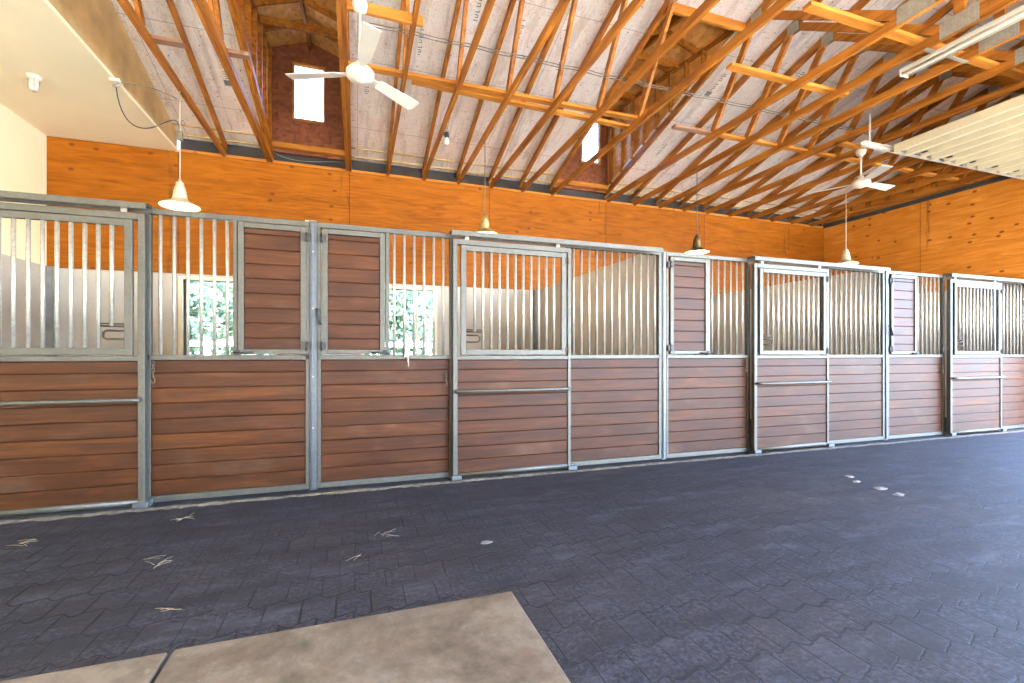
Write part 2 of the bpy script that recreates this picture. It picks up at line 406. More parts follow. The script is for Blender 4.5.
# left wall: painted, with a thicker kick lining below
struct(MB().box(XL - .12, XL, -2.6, YB, 0, ZT).obj('wall_left', 'cream'), 'cream painted left end wall')
struct(MB().box(XL, XL + .03, YF + .06, YB, 0, PB).obj('trim_1', 'kick'), 'pale kick lining on the left wall')
struct(MB().box(XL + .03, XL + .12, YB - .09, YB, 0, PB, .004).obj('trim_2', 'cornergrey'), 'grey corner post of the left stall, its tone standing for corner shade')  # grey tone stands in for the shadow in this corner
struct(MB().box(XR - .03, XR, YF + .06, YB, 0, PB).obj('trim_20', 'kick'), 'pale kick lining on the right end wall')
# low painted ceiling on the left with its tan fascia
struct(MB().box(XL, -2.53, -2.6, YB, ZT, ZT + .02).obj('ceiling_low', 'cream'), 'low cream ceiling above the left stall')
b = MB(); b.prism([(-2.6, ZT + .0), (YB, ZT + .0), (YB, deck(YB)), (YC, deck(YC)), (-2.6, deck(YB))], 'x', -2.55, -2.53)
struct(b.obj('wall_fascia', 'tanboard'), 'tan board wall rising from ceiling edge to the roof')
struct(MB().box(-2.56, -2.515, -2.6, YB, ZT - .012, ZT + .03, .004).obj('trim_3', 'cream'), 'cream edge strip of the low ceiling')
# right end wall with the aisle door opening
b = MB(); b.box(XR, XR + .14, 4.12, YB + .16, 0, ZT); b.box(XR, XR + .14, -2.6, 4.12, 3.80, ZT)
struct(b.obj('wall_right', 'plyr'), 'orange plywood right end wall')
b = MB(); b.prism([(-2.6, ZT - .05), (YB + .16, ZT - .05), (YB + .1, deck(YB)), (YC, deck(YC)), (-2.6, deck(YB))], 'x', XR + .05, XR + .08)
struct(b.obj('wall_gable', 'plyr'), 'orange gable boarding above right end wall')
struct(MB().box(XR - .05, XR + .05, -2.6, YB, ZT, ZT + .075, .004).obj('trim_4', 'eave'), 'dark strip on top of right end wall')
# eave blocking above the rear wall
struct(MB().box(-2.53, XR + .06, YB + .10, YB + .14, ZT - .01, deck(YB + .12)).obj('trim_5', 'eave'), 'dark eave board above rear wall')
struct(MB().box(-2.53, XR, YB - .01, YB + .10, ZT - .002, ZT + .038, .003).obj('trim_6', 'timberx'), 'wall plate along rear wall')
for k_, (y_, h_) in enumerate(((YB - .22, .012), (YB - .02, .02))):
    xs_ = [(-2.53, TX(-2) + .02), (TX(0) - .02, TX(6)), (TX(8), XR)]
    for x0_, x1_ in xs_: struct(MB().box(x0_, x1_, y_, y_ + .03, deck(y_) - h_ - .02, deck(y_) - .012).obj('trim_%d' % (21 + k_), 'tanboard'), 'tan batten under the roof deck near the eave')

# roof deck with two dormer openings
DORM = [(TX(-2) + .04, TX(0) - .05), (TX(6) + .04, TX(8) - .03)]
YD = 4.65
b = MB()
def slab(x0, x1, ya, yb, t=.03):
    b.prism([(ya, deck(ya)), (yb, deck(yb)), (yb, deck(yb) + t), (ya, deck(ya) + t)], 'x', x0, x1)
xs = [-2.54]
for a_, b_ in DORM: xs += [a_, b_]
xs.append(XR + .5)
for k in range(0, len(xs), 2): slab(xs[k], xs[k + 1], YC, YB + .75)
for a_, b_ in DORM: slab(a_, b_, YC, YD); slab(a_, b_, YB + .02, YB + .75)
b.prism([(YC, deck(YC)), (-3.4, deck(2 * YC + 3.4)), (-3.4, deck(2 * YC + 3.4) + .03), (YC, deck(YC) + .03)], 'x', -2.54, XR + .5)
deck_o = b.obj('ceiling', 'foil'); struct(deck_o, 'foil faced roof deck between the trusses')
b = MB(); b.prism([(-2.6, ZT + .25), (YB, ZT + .25), (YB, deck(YB) + .05), (YC, deck(YC) + .05), (-2.6, deck(YB) + .05)], 'x', XL - .3, -2.56)
struct(b.obj('roof_shell', 'roofout'))

# faded printer's stamps on the deck: rows of short strokes and a small teal square
def stamp(x, y, L, square, ink):
    s = MB(); ux = Vector((0, -1, SL)).normalized()
    o = Vector((x, y, deck(y) - .002))
    n = int(L / .035)
    for i in range(n):
        if i % 5 == 4: continue
        h = rng.uniform(.03, .055)
        p = o + ux * (i * .035)
        s.beam(p + Vector((-h / 2, 0, 0)), p + Vector((h / 2, 0, 0)), .012, .001, (0, SL, 1))
        if i % 2: s.beam(p + Vector((h / 2, 0, 0)), p + Vector((h / 2, 0, 0)) + ux * .022, .010, .001, (0, SL, 1))
    if square:
        p = o - ux * .12; s.beam(p, p + ux * .09, .09, .0015, (0, SL, 1))
    s.obj('stamp', ink, deck_o)
for x, y, L, q, ink in ((-1.62, 6.9, .34, True, 'greyink'), (-1.55, 5.2, .0, True, 'teal'), (.75, 6.0, .40, False, 'teal'), (.12, 6.75, .35, False, 'greyink'),
                        (1.35, 5.4, .42, False, 'teal'), (1.32, 7.2, .3, True, 'greyink'), (1.92, 5.6, .42, False, 'greyink'), (2.6, 5.8, .4, False, 'greyink'), (2.5, 4.5, .4, False, 'teal'),
                        (5.1, 7.0, .38, False, 'teal'), (5.05, 5.6, .36, True, 'greyink'), (6.2, 5.3, .36, False, 'teal'), (4.1, 4.2, .36, True, 'greyink')):
    stamp(x, y, max(L, .07), q, ink)

# dormers
for k, (a_, b_) in enumerate(DORM):
    c = (a_ + b_) / 2; side = ('left', 'right')[k]
    def eave(y): return 5.50 + .137 * (y - 4.9)
    rise = .20
    yf = YB + .02
    wx0, wx1, wz0, wz1 = c - .26, c + .23, 4.94, 5.86
    if k: wx0, wx1 = c - .02, c + .45
    if k: wx0, wx1 = 4.13, 4.56
    b = MB(); A_, B_ = a_ - .05, b_ + .05; E_ = eave(yf) + .10
    b.box(A_, wx0, yf, yf + .06, 4.40, E_); b.box(wx1, B_, yf, yf + .06, 4.40, E_)
    b.box(wx0, wx1, yf, yf + .06, 4.40, wz0); b.box(wx0, wx1, yf, yf + .06, wz1, E_)
    b.prism([(A_, E_), (B_, E_), (B_, E_ - .0), (c, E_ + rise + .02), (A_, E_)][0:2] + [(c, E_ + rise + .02)], 'y', yf, yf + .06)
    face = b.obj('wall_dormer', 'darkply'); struct(face, '%s dormer front wall of red brown board' % side)
    f = MB(); t = .03
    f.box(wx0, wx0 + t, yf - .03, yf + .05, wz0, wz1, .003); f.box(wx1 - t, wx1, yf - .03, yf + .05, wz0, wz1, .003)
    f.box(wx0 + t, wx1 - t, yf - .03, yf + .05, wz0, wz0 + t, .003); f.box(wx0 + t, wx1 - t, yf - .03, yf + .05, wz1 - t, wz1, .003)
    w = f.obj('window_%d' % (5 + k), 'timberx'); struct(w, 'small bright %s dormer window' % side)
    MB().box(wx0 + t, wx1 - t, yf + .02, yf + .026, wz0 + t, wz1 - t).obj('pane', 'glass', w)
    struct(MB().box(a_, b_, yf - .10, yf, 4.44, 4.52, .004).obj('trim_%d' % (7 + k), 'timberx'), 'sill board under the %s dormer window' % side)
    # side walls (boarding outside, studs inside) from the main roof up to the dormer eave
    for x, sgn in ((a_, -1), (b_, 1)):
        q = MB(); x0, x1 = (x - .05, x - .035) if sgn < 0 else (x + .035, x + .05)
        q.prism([(YD, deck(YD)), (yf, deck(yf)), (yf, eave(yf) + .10), (YD, max(eave(YD) + .10, deck(YD) + .01))], 'x', x0, x1)
        wl = q.obj('wall_dormer', 'osb'); struct(wl, '%s cheek wall of the %s dormer' % ('left' if sgn < 0 else 'right', side))
        y = yf - .2
        while y > YD + .35:
            s0, s1 = (x - .034, x + .03) if sgn < 0 else (x - .03, x + .034)
            MB().box(s0, s1, y - .019, y + .019, deck(y) - .02, eave(y)).obj('stud', 'timber', wl); y -= .36
        p0, p1 = (x - .04, x + .02) if sgn < 0 else (x - .02, x + .04)
        MB().prism([(YD, eave(YD) - .04), (yf, eave(yf) - .04), (yf, eave(yf)), (YD, eave(YD))], 'x', p0, p1).obj('top_plate', 'timber', wl)
    # dormer roof: two boards, ridge, rafters, ties
    rr = MB()
    for x0, x1 in ((a_ - .12, c), (b_ + .12, c)):
        def zz(x, y): return eave(y) + rise * (1 - abs(x - c) / (c - a_)) + .10
        vs = [rr.bm.verts.new(p) for p in ((x0, YD - .6, zz(x0, YD - .6)), (x1, YD - .6, zz(x1, YD - .6)), (x1, yf + .4, zz(x1, yf + .4)), (x0, yf + .4, zz(x0, yf + .4)))]
        us = [rr.bm.verts.new(v.co + Vector((0, 0, .03))) for v in vs]
        rr.bm.faces.new(vs); rr.bm.faces.new(us[::-1])
        for i in range(4): rr.bm.faces.new((vs[i], us[i], us[(i + 1) % 4], vs[(i + 1) % 4]))
    ro = rr.obj('ceiling_dormer', 'osb'); struct(ro, 'strand board roof inside the %s dormer' % side)
    MB().beam((c, YD - .3, eave(YD - .3) + rise + .03), (c, yf, eave(yf) + rise + .03), .038, .13).obj('ridge_board', 'timber', ro)
    y = yf - .7
    while y > YD:
        for x in (a_, b_):
            MB().beam((x, y, eave(y) + .03), (c, y, eave(y) + rise + .03), .038, .09).obj('rafter', 'timber', ro)
        y -= .62
    for y in (yf - 1.0, yf - 2.2):
        MB().box(a_, b_, y - .019, y + .019, eave(y) - .05, eave(y) + .04).obj('ceiling_tie', 'timber', ro)
    struct(MB().box(a_ - .02, b_ + .02, YD - .04, YD, deck(YD) - .13, deck(YD) - .01, .003).obj('trim_%d' % (9 + k), 'timberx'), 'header at the top of the %s dormer opening' % side)

# ------------------------------------------------------------------ TRUSSES
CH = .089; TW = .040
def make_truss(label):
    t = thing('roof_truss', label, 'truss', (0, YB, ZT), 'roof trusses')
    B = (0, YB, ZT)
    half = [(YB, 0)]
    y0, y1 = 2 * YC - YB - .0, YB + .05
    MB().box(-TW / 2, TW / 2, y0, y1, ZT, ZT + CH).obj('bottom_chord', 'timber', t, B)
    for sgn in (1, -1):
        ya = YC + sgn * (YB + .55 - YC)
        za = zc(YB + .55) + .05
        MB().beam((0, ya, za), (0, YC, zc(YC) + .05), TW, .095).obj('top_chord', 'timber', t, B)
        def yy(y): return YC + sgn * (y - YC)
        MB().beam((0, yy(5.22), ZT + CH), (0, yy(4.50), zc(4.50) + .005), TW * .95, .085, (1, 0, 0) if False else (0, 1, .3)).obj('web', 'timber', t, B)
        MB().beam((0, yy(4.40), zc(4.40) - .01), (0, yy(2.86), ZT + CH), TW * .95, .085, (0, 1, .3)).obj('web', 'timber', t, B)
    MB().beam((0, YC, ZT + CH), (0, YC, zc(YC)), TW * .95, .085, (0, 1, 0)).obj('web', 'timber', t, B)
    return t
def plates(t):
    B = (0, YB, ZT)
    for x in (-1, 1):
        x0, x1 = (x * (TW / 2 + .0005), x * (TW / 2 + .0025))
        for yc_, z_, L, h in ((YC, ZT + .085, .30, .16), (4.45, zc(4.45) + .01, .16, .14), (2 * YC - 4.45, zc(4.45) + .01, .16, .14)):
            b = MB(); n = max(5, int(L / .022))
            b.box(min(x0, x1), max(x0, x1), yc_ - L / 2, yc_ + L / 2, z_ - h / 2, z_ + h / 2)
            for i in range(n):                      # pressed rows of teeth
                yb_ = yc_ - L / 2 + (i + .3) * L / n
                b.box(min(x1, x1 + x * .003), max(x1, x1 + x * .003), yb_, yb_ + .4 * L / n, z_ - h / 2 + .005, z_ + h / 2 - .005)
            b.obj('gusset_plate', 'plate', t, B)
ORD = ['first', 'second', 'third', 'fourth', 'fifth', 'sixth', 'seventh', 'eighth', 'ninth', 'tenth']
tr = make_truss('x'); plates(tr)
idx = [-3, -2, 0, 1, 2, 3, 4, 5, 6, 8, 9, 10, 11, 12, 13, 14, 15, 16, 17]
for n_, i in enumerate(idx):
    if i == -3: lab = 'timber roof truss nearest the tan board wall, left of the left dormer'
    elif i == -2: lab = 'timber roof truss along the left edge of the left dormer'
    elif i == 0: lab = 'timber roof truss along the right edge of the left dormer, beside the ceiling fan'
    elif i == 6: lab = 'timber roof truss along the left edge of the right dormer'
    elif i == 8: lab = 'timber roof truss along the right edge of the right dormer'
    elif i < 6: lab = 'timber roof truss, %s one to the right of the truss edging the left dormer' % ORD[i - 1]
    elif i == 17: lab = 'timber roof truss closest to the right end wall'
    else: lab = 'timber roof truss, %s one to the right of the right dormer edge truss' % ORD[i - 9]
    loc = (TX(i), YB, ZT)
    if n_ == 0: tr.location = loc; tr['label'] = lab
    else: dup(tr, loc, lab)
dup(tr, (TX(-2) + .045, YB, ZT), 'doubling truss fixed against the truss on the left edge of the left dormer')
dup(tr, (TX(0) - .045, YB, ZT), 'doubling truss fixed against the truss on the right edge of the left dormer')
# gable end framing
g = thing('gable_truss', 'gable end framing with short studs above the right end wall', 'truss', (XR - .02, YB, ZT))
B = (XR - .02, YB, ZT)
MB().box(XR - .03, XR + .01, 2 * YC - YB, YB, ZT + .08, ZT + .17).obj('bottom_chord', 'timber', g, B)
for s in (1, -1): MB().beam((XR - .01, YC + s * (YB - YC), zc(YB) + .05), (XR - .01, YC, zc(YC) + .05), .04, .09).obj('top_chord', 'timber', g, B)
y = YB - .6
while y > 0:
    MB().box(XR - .03, XR + .01, y - .045, y + .045, ZT + .17, min(zc(y), zc(2 * YC - y))).obj('stud', 'timber', g, B); y -= .405

# lateral braces lying on the bottom chords
ZB = ZT + CH
def brace(x0, x1, y, z, label, w=.089, h=.038):
    o = MB().box(x0, x1, y - w / 2, y + w / 2, z, z + h, .002).obj('lateral_brace', 'timberx', None, (x0, y, z))
    tag(o, label, 'brace', 'lateral braces')
for k_, (x_, lb_) in enumerate(((TX(-3), 'short grey block beside the truss nearest the tan board wall'), (TX(-2) - .02, 'short grey block beside the left edge truss of the left dormer'))):
    o = MB().box(x_ - .02, x_ + .27, 5.40, 5.49, ZB, ZB + .038, .002).obj('timber_block', 'grey', None, (x_, 5.45, ZB)); tag(o, lb_, 'block', 'grey timber blocks')
o = MB().box(TX(8) - .62, TX(8) + .06, 5.22, 5.31, ZB, ZB + .038, .002).obj('timber_block', 'grey', None, (TX(8), 5.26, ZB)); tag(o, 'grey timber block inside the right edge of the right dormer', 'block', 'grey timber blocks')
o = MB().beam((TX(1) + .1, 5.345, ZB + .02), (TX(6) + .1, 5.49, ZB + .02), .085, .036).obj('lateral_brace', 'timberx', None, (TX(1), 5.3, ZB)); tag(o, 'slanting timber brace just behind the long brace between the dormers', 'brace', 'lateral braces')
brace(TX(0) - .02, TX(6) + .03, 5.25, ZB, 'long timber brace across the trusses between the two dormers')
brace(TX(8) + .08, XR - .05, 5.26, ZB, 'long timber brace across the trusses right of the right dormer')
brace(TX(6) + .3, TX(9) + .25, 3.97, ZB, 'short timber brace just right of the right dormer, between two long braces')
brace(TX(6) + .3, XR - .05, 3.06, ZB, 'long timber brace crossing behind the fluorescent strip at upper right')
o = MB().box(TX(0) + .02, TX(1) + .08, 4.25, 4.29, ZT + .0, ZT + .089, .002).obj('fan_board', 'timberx', None, (TX(0), 4.27, ZT))
tag(o, 'timber board between two trusses carrying the left ceiling fan', 'board')
o = MB().box(TX(11) - .02, TX(12) + .02, 4.72, 4.81, ZT - .0, ZT + .038, .002).obj('fan_board', 'timberx', None, (TX(11), 4.76, ZT))
tag(o, 'timber board carrying the right ceiling fan', 'board')

# two cables lying over the chords, sagging a little between trusses
for k, (yy, zz) in enumerate(((4.50, ZB + .012), (4.54, ZB + .010))):
    pts = []
    x = .1
    while x < 7.0:
        pts.append((x, yy, zz + .0 - .018 * abs(math.sin((x + .11) / .604 * math.pi)))); x += .15
    o = MB().tube(pts, .005, 6).obj('cable', 'cable', None, (.1, yy, zz))
    tag(o, ['nearer', 'farther'][k] + ' of two thin cables running across the trusses to the fans', 'cable')

# ------------------------------------------------------------------ STALL FRONTS
def boards(x0, x1, z0, z1, y0, y1, pitch=.1235, first=None):
    b = MB(); z = z0
    b.box(x0, x1, (y0 + y1) / 2 + .002, y1 - .002, z0, z1)          # tongues behind the joints
    if first: 
        b.box(x0, x1, y0, y1, z, z + first - .004, .005); z += first
    while z < z1 - .01:
        t = min(z + pitch, z1); b.box(x0, x1, y0, y1, z, t - .0035, .0045); z = t
    return b
def tubes_x(t, base, x0, x1, n, z0, z1, y, r=.0145):
    for k in range(n):
        x = x0 + (x1 - x0) * k / (n - 1)
        MB().tube([(x, y, z0), (x, y, z1)], r - .001, 10).obj('bar', 'bars', t, base)

def make_feed_side(s, px, label, U=1.285, v0=.10, v1=.635, e=.058):
    """fixed panel beside a post: plank lower half, plank feed door, and bars.  s=+1 to the right of the post"""
    X = lambda u: px + s * u
    def bx(u0, u1, y0, y1, z0, z1, bev=.003, b=None):
        b = b or MB(); return b.box(min(X(u0), X(u1)), max(X(u0), X(u1)), y0, y1, z0, z1, bev)
    base = (px, YF, 0)
    t = thing('feed_panel', label, 'stall front', base, 'stall fronts with feed doors')
    f = MB()
    bx(e, U, YF, YF + .05, HF - .045, HF, b=f)            # top rail
    bx(e, U, YF, YF + .05, MID - .03, MID + .012, b=f)     # mid rail
    bx(e, U, YF, YF + .05, .012, .062, b=f)                # bottom rail
    bx(e, e + .03, YF, YF + .05, .06, HF - .045, b=f); bx(U - .045, U, YF, YF + .05, .06, HF - .045, b=f)
    bx(v1 + .005, v1 + .04, YF, YF + .05, MID + .012, HF - .045, b=f)
    f.obj('frame', 'galv', t, base)
    boards(min(X(e + .03), X(U - .045)), max(X(e + .03), X(U - .045)), .062, MID - .03, YF + .012, YF + .045).obj('plank_infill', 'plank', t, base)
    tubes_x(t, base, X(v1 + .085), X(U - .105), 6, MID + .01, HF - .045, YF + .025)
    # feed door
    d = MB(); u0, u1, z0, z1 = v0, v1, MID + .02, HF - .055
    w = .045
    bx(u0, u0 + w, YF - .022, YF + .014, z0, z1, b=d); bx(u1 - w, u1, YF - .022, YF + .014, z0, z1, b=d)
    bx(u0 + w, u1 - w, YF - .022, YF + .014, z0, z0 + .04, b=d); bx(u0 + w, u1 - w, YF - .022, YF + .014, z1 - w, z1, b=d)
    fd = d.obj('feed_door', 'galv', t, base)
    boards(min(X(u0 + w), X(u1 - w)), max(X(u0 + w), X(u1 - w)), z0 + .04, z1 - w, YF - .008, YF + .012, .1255, .10).obj('plank_infill', 'plank', fd, base)
    for z in (z0 + .07, z1 - .09):
        h = MB(); bx(u0 - .035, u0 + .035, YF - .028, YF - .0225, z - .035, z + .035, .001, h); h.tube([(X(u0 - .004), YF - .03, z - .04), (X(u0 - .004), YF - .03, z + .04)], .008, 8)
        for q in (-.022, .022):
            for r in (-.02, .02): bx(u0 + q - .005, u0 + q + .005, YF - .032, YF - .028, z + r - .005, z + r + .005, 0, h)
        h.obj('hinge', 'hinge', fd, base)
    k = MB(); k.tube([(X(u1 - .12), YF - .03, z0 + .012), (X(u1 + .035), YF - .03, z0 + .012)], .009, 8); bx(u1 - .02, u1 + .02, YF - .034, YF - .02, z0 - .01, z0 + .035, .002, k)
    k.tube([(X(u1 + .035), YF - .03, z0 + .012), (X(u1 + .035), YF - .05, z0 + .0)], .008, 8)
    k.obj('latch', 'hinge', fd, base)
    return t

def make_bar_panel(px, label):
    """fixed panel behind the open position of the door: x from px+2.505 to px+3.60"""
    base = (px + 2.5, YF, 0); x0, x1 = px + 2.495, px + 3.661
    t = thing('barred_front', label, 'stall front', base, 'barred stall fronts')
    f = MB()
    for z0, z1 in ((HF - .045, HF), (MID - .03, MID + .012), (.012, .062)): f.box(x0, x1, YF, YF + .05, z0, z1, .003)
    f.box(x0, x0 + .035, YF, YF + .05, .062, HF - .045, .003); f.box(x1 - .035, x1, YF, YF + .05, .062, HF - .045, .003)
    f.obj('frame', 'galv', t, base)
    boards(x0 + .035, x1 - .035, .062, MID - .03, YF + .012, YF + .045).obj('plank_infill', 'plank', t, base)
    tubes_x(t, base, x0 + .075, x1 - .075, 12, MID + .01, HF - .045, YF + .025)
    return t

def make_door(s, px, label):
    X = lambda u: px + s * u
    def bx(u0, u1, y0, y1, z0, z1, bev=.003, b=None):
        b = b or MB(); return b.box(min(X(u0), X(u1)), max(X(u0), X(u1)), y0, y1, z0, z1, bev)
    base = (X(1.26), YF - .06, 0)
    t = thing('stall_door', label, 'stall door', base, 'sliding stall doors')
    yf, yb = YF - .085, YF - .035
    u0, u1 = 1.255, 2.49; zt = HF - .07
    f = MB()
    bx(u0, u0 + .045, yf, yb, .02, zt, b=f); bx(u1 - .036, u1, yf, yb, .02, zt, b=f)
    bx(u0 + .045, u1 - .036, yf, yb, zt - .05, zt, b=f); bx(u0 + .045, u1 - .036, yf, yb, MID - .035, MID + .005, b=f)
    f.tube([(X(u0 + .045), (yf + yb) / 2, .045), (X(u1 - .036), (yf + yb) / 2, .045)], .026, 10)
    f.obj('frame', 'galv', t, base)
    boards(min(X(u0 + .045), X(u1 - .036)), max(X(u0 + .045), X(u1 - .036)), .066, MID - .035, yf + .012, yb - .006).obj('plank_infill', 'plank', t, base)
    # drop-down grille
    g = MB(); a, c, z0, z1 = u0 + .075, u1 - .058, MID + .012, zt - .056; w = .052
    ga, gb = yf - .012, yf + .024
    bx(a, a + w, ga, gb, z0, z1, b=g); bx(c - w, c, ga, gb, z0, z1, b=g); bx(a + w, c - w, ga, gb, z0, z0 + w, b=g); bx(a + w, c - w, ga, gb, z1 - w, z1, b=g)
    go = g.obj('grille', 'galv', t, base)
    n = 12
    for k in range(1, n):
        x = X(a + w + (c - a - 2 * w) * k / n)
        zb = z0 + w if k != 1 else z0 + w + .17
        MB().tube([(x, ga + .018, zb), (x, ga + .018, z1 - w)], .0145, 10).obj('bar', 'bars', go, base)
    # latch: rod and a bent finger loop where the first bar stops short
    l = MB(); xa, xb = X(a + w), X(a + w + 2 * (c - a - 2 * w) / n); zl = z0 + w + .17
    l.tube([(xa, ga + .018, zl), (xb, ga + .018, zl)], .0075, 8); l.tube([(xa, ga + .018, zl + .018), (xb, ga + .018, zl + .018)], .006, 8)
    xm = X(a + w + 1.55 * (c - a - 2 * w) / n)
    l.tube([(xa, ga, zl - .035), (xm - s * .02, ga, zl - .035), (xm, ga, zl - .05), (xm, ga, zl - .085), (xm - s * .02, ga, zl - .1), (xa, ga, zl - .1)], .0075, 8)
    l.obj('grille_latch', 'rust2', go, base)
    for z in (z0 + .05, z1 - .08):
        h = MB(); bx(c - .012, c + .03, ga - .006, ga, z - .03, z + .03, .001, h); h.tube([(X(c + .01), ga - .008, z - .035), (X(c + .01), ga - .008, z + .035)], .007, 8); h.obj('hinge', 'rust2', go, base)
    # pull bar bent out in front of the planks
    zb = .845; yo = yf - .05
    MB().tube([(X(u0 + .03), yf, zb), (X(u0 + .035), yo + .012, zb), (X(u0 + .06), yo, zb), (X(u1 - .05), yo, zb), (X(u1 - .028), yo + .012, zb), (X(u1 - .025), yf, zb)], .0165, 12).obj('pull_bar', 'galv', t, base)
    # hangers on the track, floor shoe
    for u in (u0 + .14, u1 - .14):
        h = MB(); bx(u - .02, u + .02, yf + .015, yb - .02, zt, HF - .03, .002, h); h.obj('hanger', 'plate', t, base)
    return t
def make_track(s, px, label):
    X = lambda u: px + s * u
    base = (px, YF, HF)
    xa, xb = sorted((X(1.235), X(3.60)))
    b = MB()
    h_ = HF + .006
    prof = [(YF - .115, h_), (YF - .004, h_ + .012), (YF - .004, h_ - .05), (YF - .012, h_ - .05), (YF - .012, h_ - .012), (YF - .108, h_ - .018), (YF - .108, h_ - .046), (YF - .115, h_ - .046)]
    b.prism(prof, 'x', xa, xb)
    o = b.obj('door_track', 'galv', None, base); tag(o, label, 'track', 'sliding door tracks'); return o
def make_shoe(x, label):
    b = MB(); b.box(x - .05, x + .05, YF - .115, YF - .09, .0, .05, .004); b.box(x - .05, x + .05, YF - .115, YF + .0, .0, .012, .002); b.box(x - .05, x + .05, YF - .028, YF - .01, 0, .05, .003)
    return tag(b.obj('door_guide', 'galvp', None, (x, YF, 0)), label, 'door guide', 'floor guides of the stall doors')

def make_post(x, label, w=.084, handle=True):
    base = (x, YF, 0); t = thing('stall_post', label, 'post', base, 'galvanised stall posts')
    MB().box(x - w / 2, x + w / 2, YF + .002, YF + .08, .0, HF - .005, .004).obj('column', 'galvp', t, base)
    c = MB(); c.box(x - .016, x + .016, YF - .012, YF + .004, .02, HF - .01, .003); c.obj('cover_strip', 'galvp', t, base)
    MB().box(x - w / 2 - .004, x + w / 2 + .004, YF - .004, YF + .085, HF - .006, HF + .006, .002).obj('cap', 'galv', t, base)
    b = MB()
    for z in (.55, 1.0, 1.6, 2.1):
        b.tube([(x, YF - .016, z), (x, YF - .008, z)], .007, 8)
    b.obj('bolt', 'plate', t, base)
    if handle:
        hx = x + .036
        h = MB(); h.box(hx - .022, hx + .022, YF - .03, YF + .002, 1.585, 1.60, .002)
        h.tube([(hx, YF - .034, 1.60), (hx - .004, YF - .042, 1.56), (hx + .012, YF - .046, 1.50), (hx + .028, YF - .040, 1.455)], [.009, .011, .013, .011], 10)
        h.obj('handle', 'black', t, base)
    return t

PN = ['post near the left ceiling fan', 'middle post', 'right post']
PL = ['tall galvanised stall post left of centre, between two plank feed doors', 'tall galvanised stall post in the middle, right of the centre bars', 'tall galvanised stall post at the right, second post after the centre bars']
for x, lab, hd in zip(POSTS, PL, (True, False, True)): make_post(x + .026, lab, .064, hd)
# jamb posts hidden beside each sliding door
# left stall, mirrored
make_feed_side(-1, POSTS[0] + .045, 'stall front with plank feed door and bars, directly right of the leftmost stall door', 1.262, .075, .60, .052)
make_door(-1, POSTS[0] + .075, 'leftmost sliding stall door, cut off by the left edge of the photo')
make_track(-1, POSTS[0] + .075, 'galvanised track cover above the leftmost stall door')
make_shoe(POSTS[0] - 1.20, 'floor guide at the right foot of the leftmost stall door')
PANL = ['stall front with plank feed door and bars, left of the centre stall door', 'stall front with feed door and bars, right of the middle post', 'stall front with pale feed door and bars, left of the farthest stall door']
DOORL = ['sliding stall door nearest the centre, under the second hanging lamp', 'sliding stall door second from the right, between middle and right posts', 'farthest sliding stall door, near the right edge of the photo']
BARL = ['barred stall front right of the centre stall door', 'barred stall front just left of the right post', 'barred stall front at the far right edge of the photo']
TRL = ['track cover above the centre stall door', 'track cover above the second stall door from the right', 'track cover above the farthest stall door']
p0, d0, b0, t0 = make_feed_side(1, POSTS[0], PANL[0]), make_door(1, POSTS[0], DOORL[0]), make_bar_panel(POSTS[0], BARL[0]), make_track(1, POSTS[0], TRL[0])
for k in (1, 2):
    for src, labs in ((p0, PANL), (d0, DOORL), (b0, BARL), (t0, TRL)):
        dup(src, src.location + Vector((W * k, 0, 0)), labs[k])
for k, px in enumerate(POSTS):
    make_shoe(px + 1.285, 'floor guide at the left foot of the %s' % ['centre stall door', 'second stall door from the right', 'farthest stall door'][k])
    make_shoe(px + 2.50, 'floor guide at the right foot of the %s' % ['centre stall door', 'second stall door from the right', 'farthest stall door'][k])

make_bar_panel(-6.52, 'barred stall front between the leftmost stall door and the left end wall')

# partitions between the stalls
for k, x in enumerate(POSTS):
    struct(MB().box(x - .05, x + .05, YF + .09, YB + .02, 0, 2.40, .004).obj('wall_partition', 'kick'), 'pale partition wall behind the %s' % PN[k])
    struct(MB().box(x - .15, x - .06, YB - .09, YB, 0, 2.40, .004).obj('trim_%d' % (12 + k), 'cornergrey'))

# hardware: chains and snaps
def chain(x, y, z, n, label, L=.034):
    t = thing('door_chain', label, 'chain', (x, y, z))
    for k in range(n):
        zz = z - k * L * .72; pts = []
        for i in range(13):
            a = 2 * math.pi * i / 12; u = math.cos(a) * .0095; w = math.sin(a) * L * .5
            pts.append((x + (u if k % 2 == 0 else 0), y + (0 if k % 2 == 0 else u), zz + w))
        MB().tube(pts, .0034, 6, False).obj('link', 'galv', t, (x, y, z))
    zz = z - n * L * .72 - .01
    b = MB(); b.tube([(x, y, zz + .02), (x, y, zz), (x + .012, y, zz - .02), (x + .01, y, zz - .045), (x - .008, y, zz - .05), (x - .01, y, zz - .025)], .0045, 6)
    b.obj('snap_hook', 'rust', t, (x, y, z))
    return t
chain(POSTS[0] - 1.145, YF - .022, 1.125, 4, 'short steel chain beside the leftmost stall door')
chain(POSTS[0] + 1.20, YF - .022, 1.0, 2, 'small steel chain beside the centre stall door')
chain(POSTS[1] + 1.20, YF - .022, 1.12, 3, 'small steel chain beside the second stall door from the right')
chain(POSTS[2] + 1.20, YF - .022, 1.05, 3, 'small steel chain beside the farthest stall door')
b = MB(); x = .435
b.box(x - .02, x + .02, YF - .03, YF - .002, MID - .012, MID + .035, .003); b.tube([(x + .01, YF - .02, MID), (x + .014, YF - .03, MID - .03), (x + .016, YF - .03, MID - .10)], [.006, .008, .006], 8)
b.tube([(x - .02, YF - .02, MID + .04), (x, YF - .03, MID + .07), (x + .02, YF - .02, MID + .04)], .004, 6)
tag(b.obj('snap_clip', 'plate', None, (x, YF, MID)), 'snap clip hanging on the mid rail left of the centre door', 'clip')

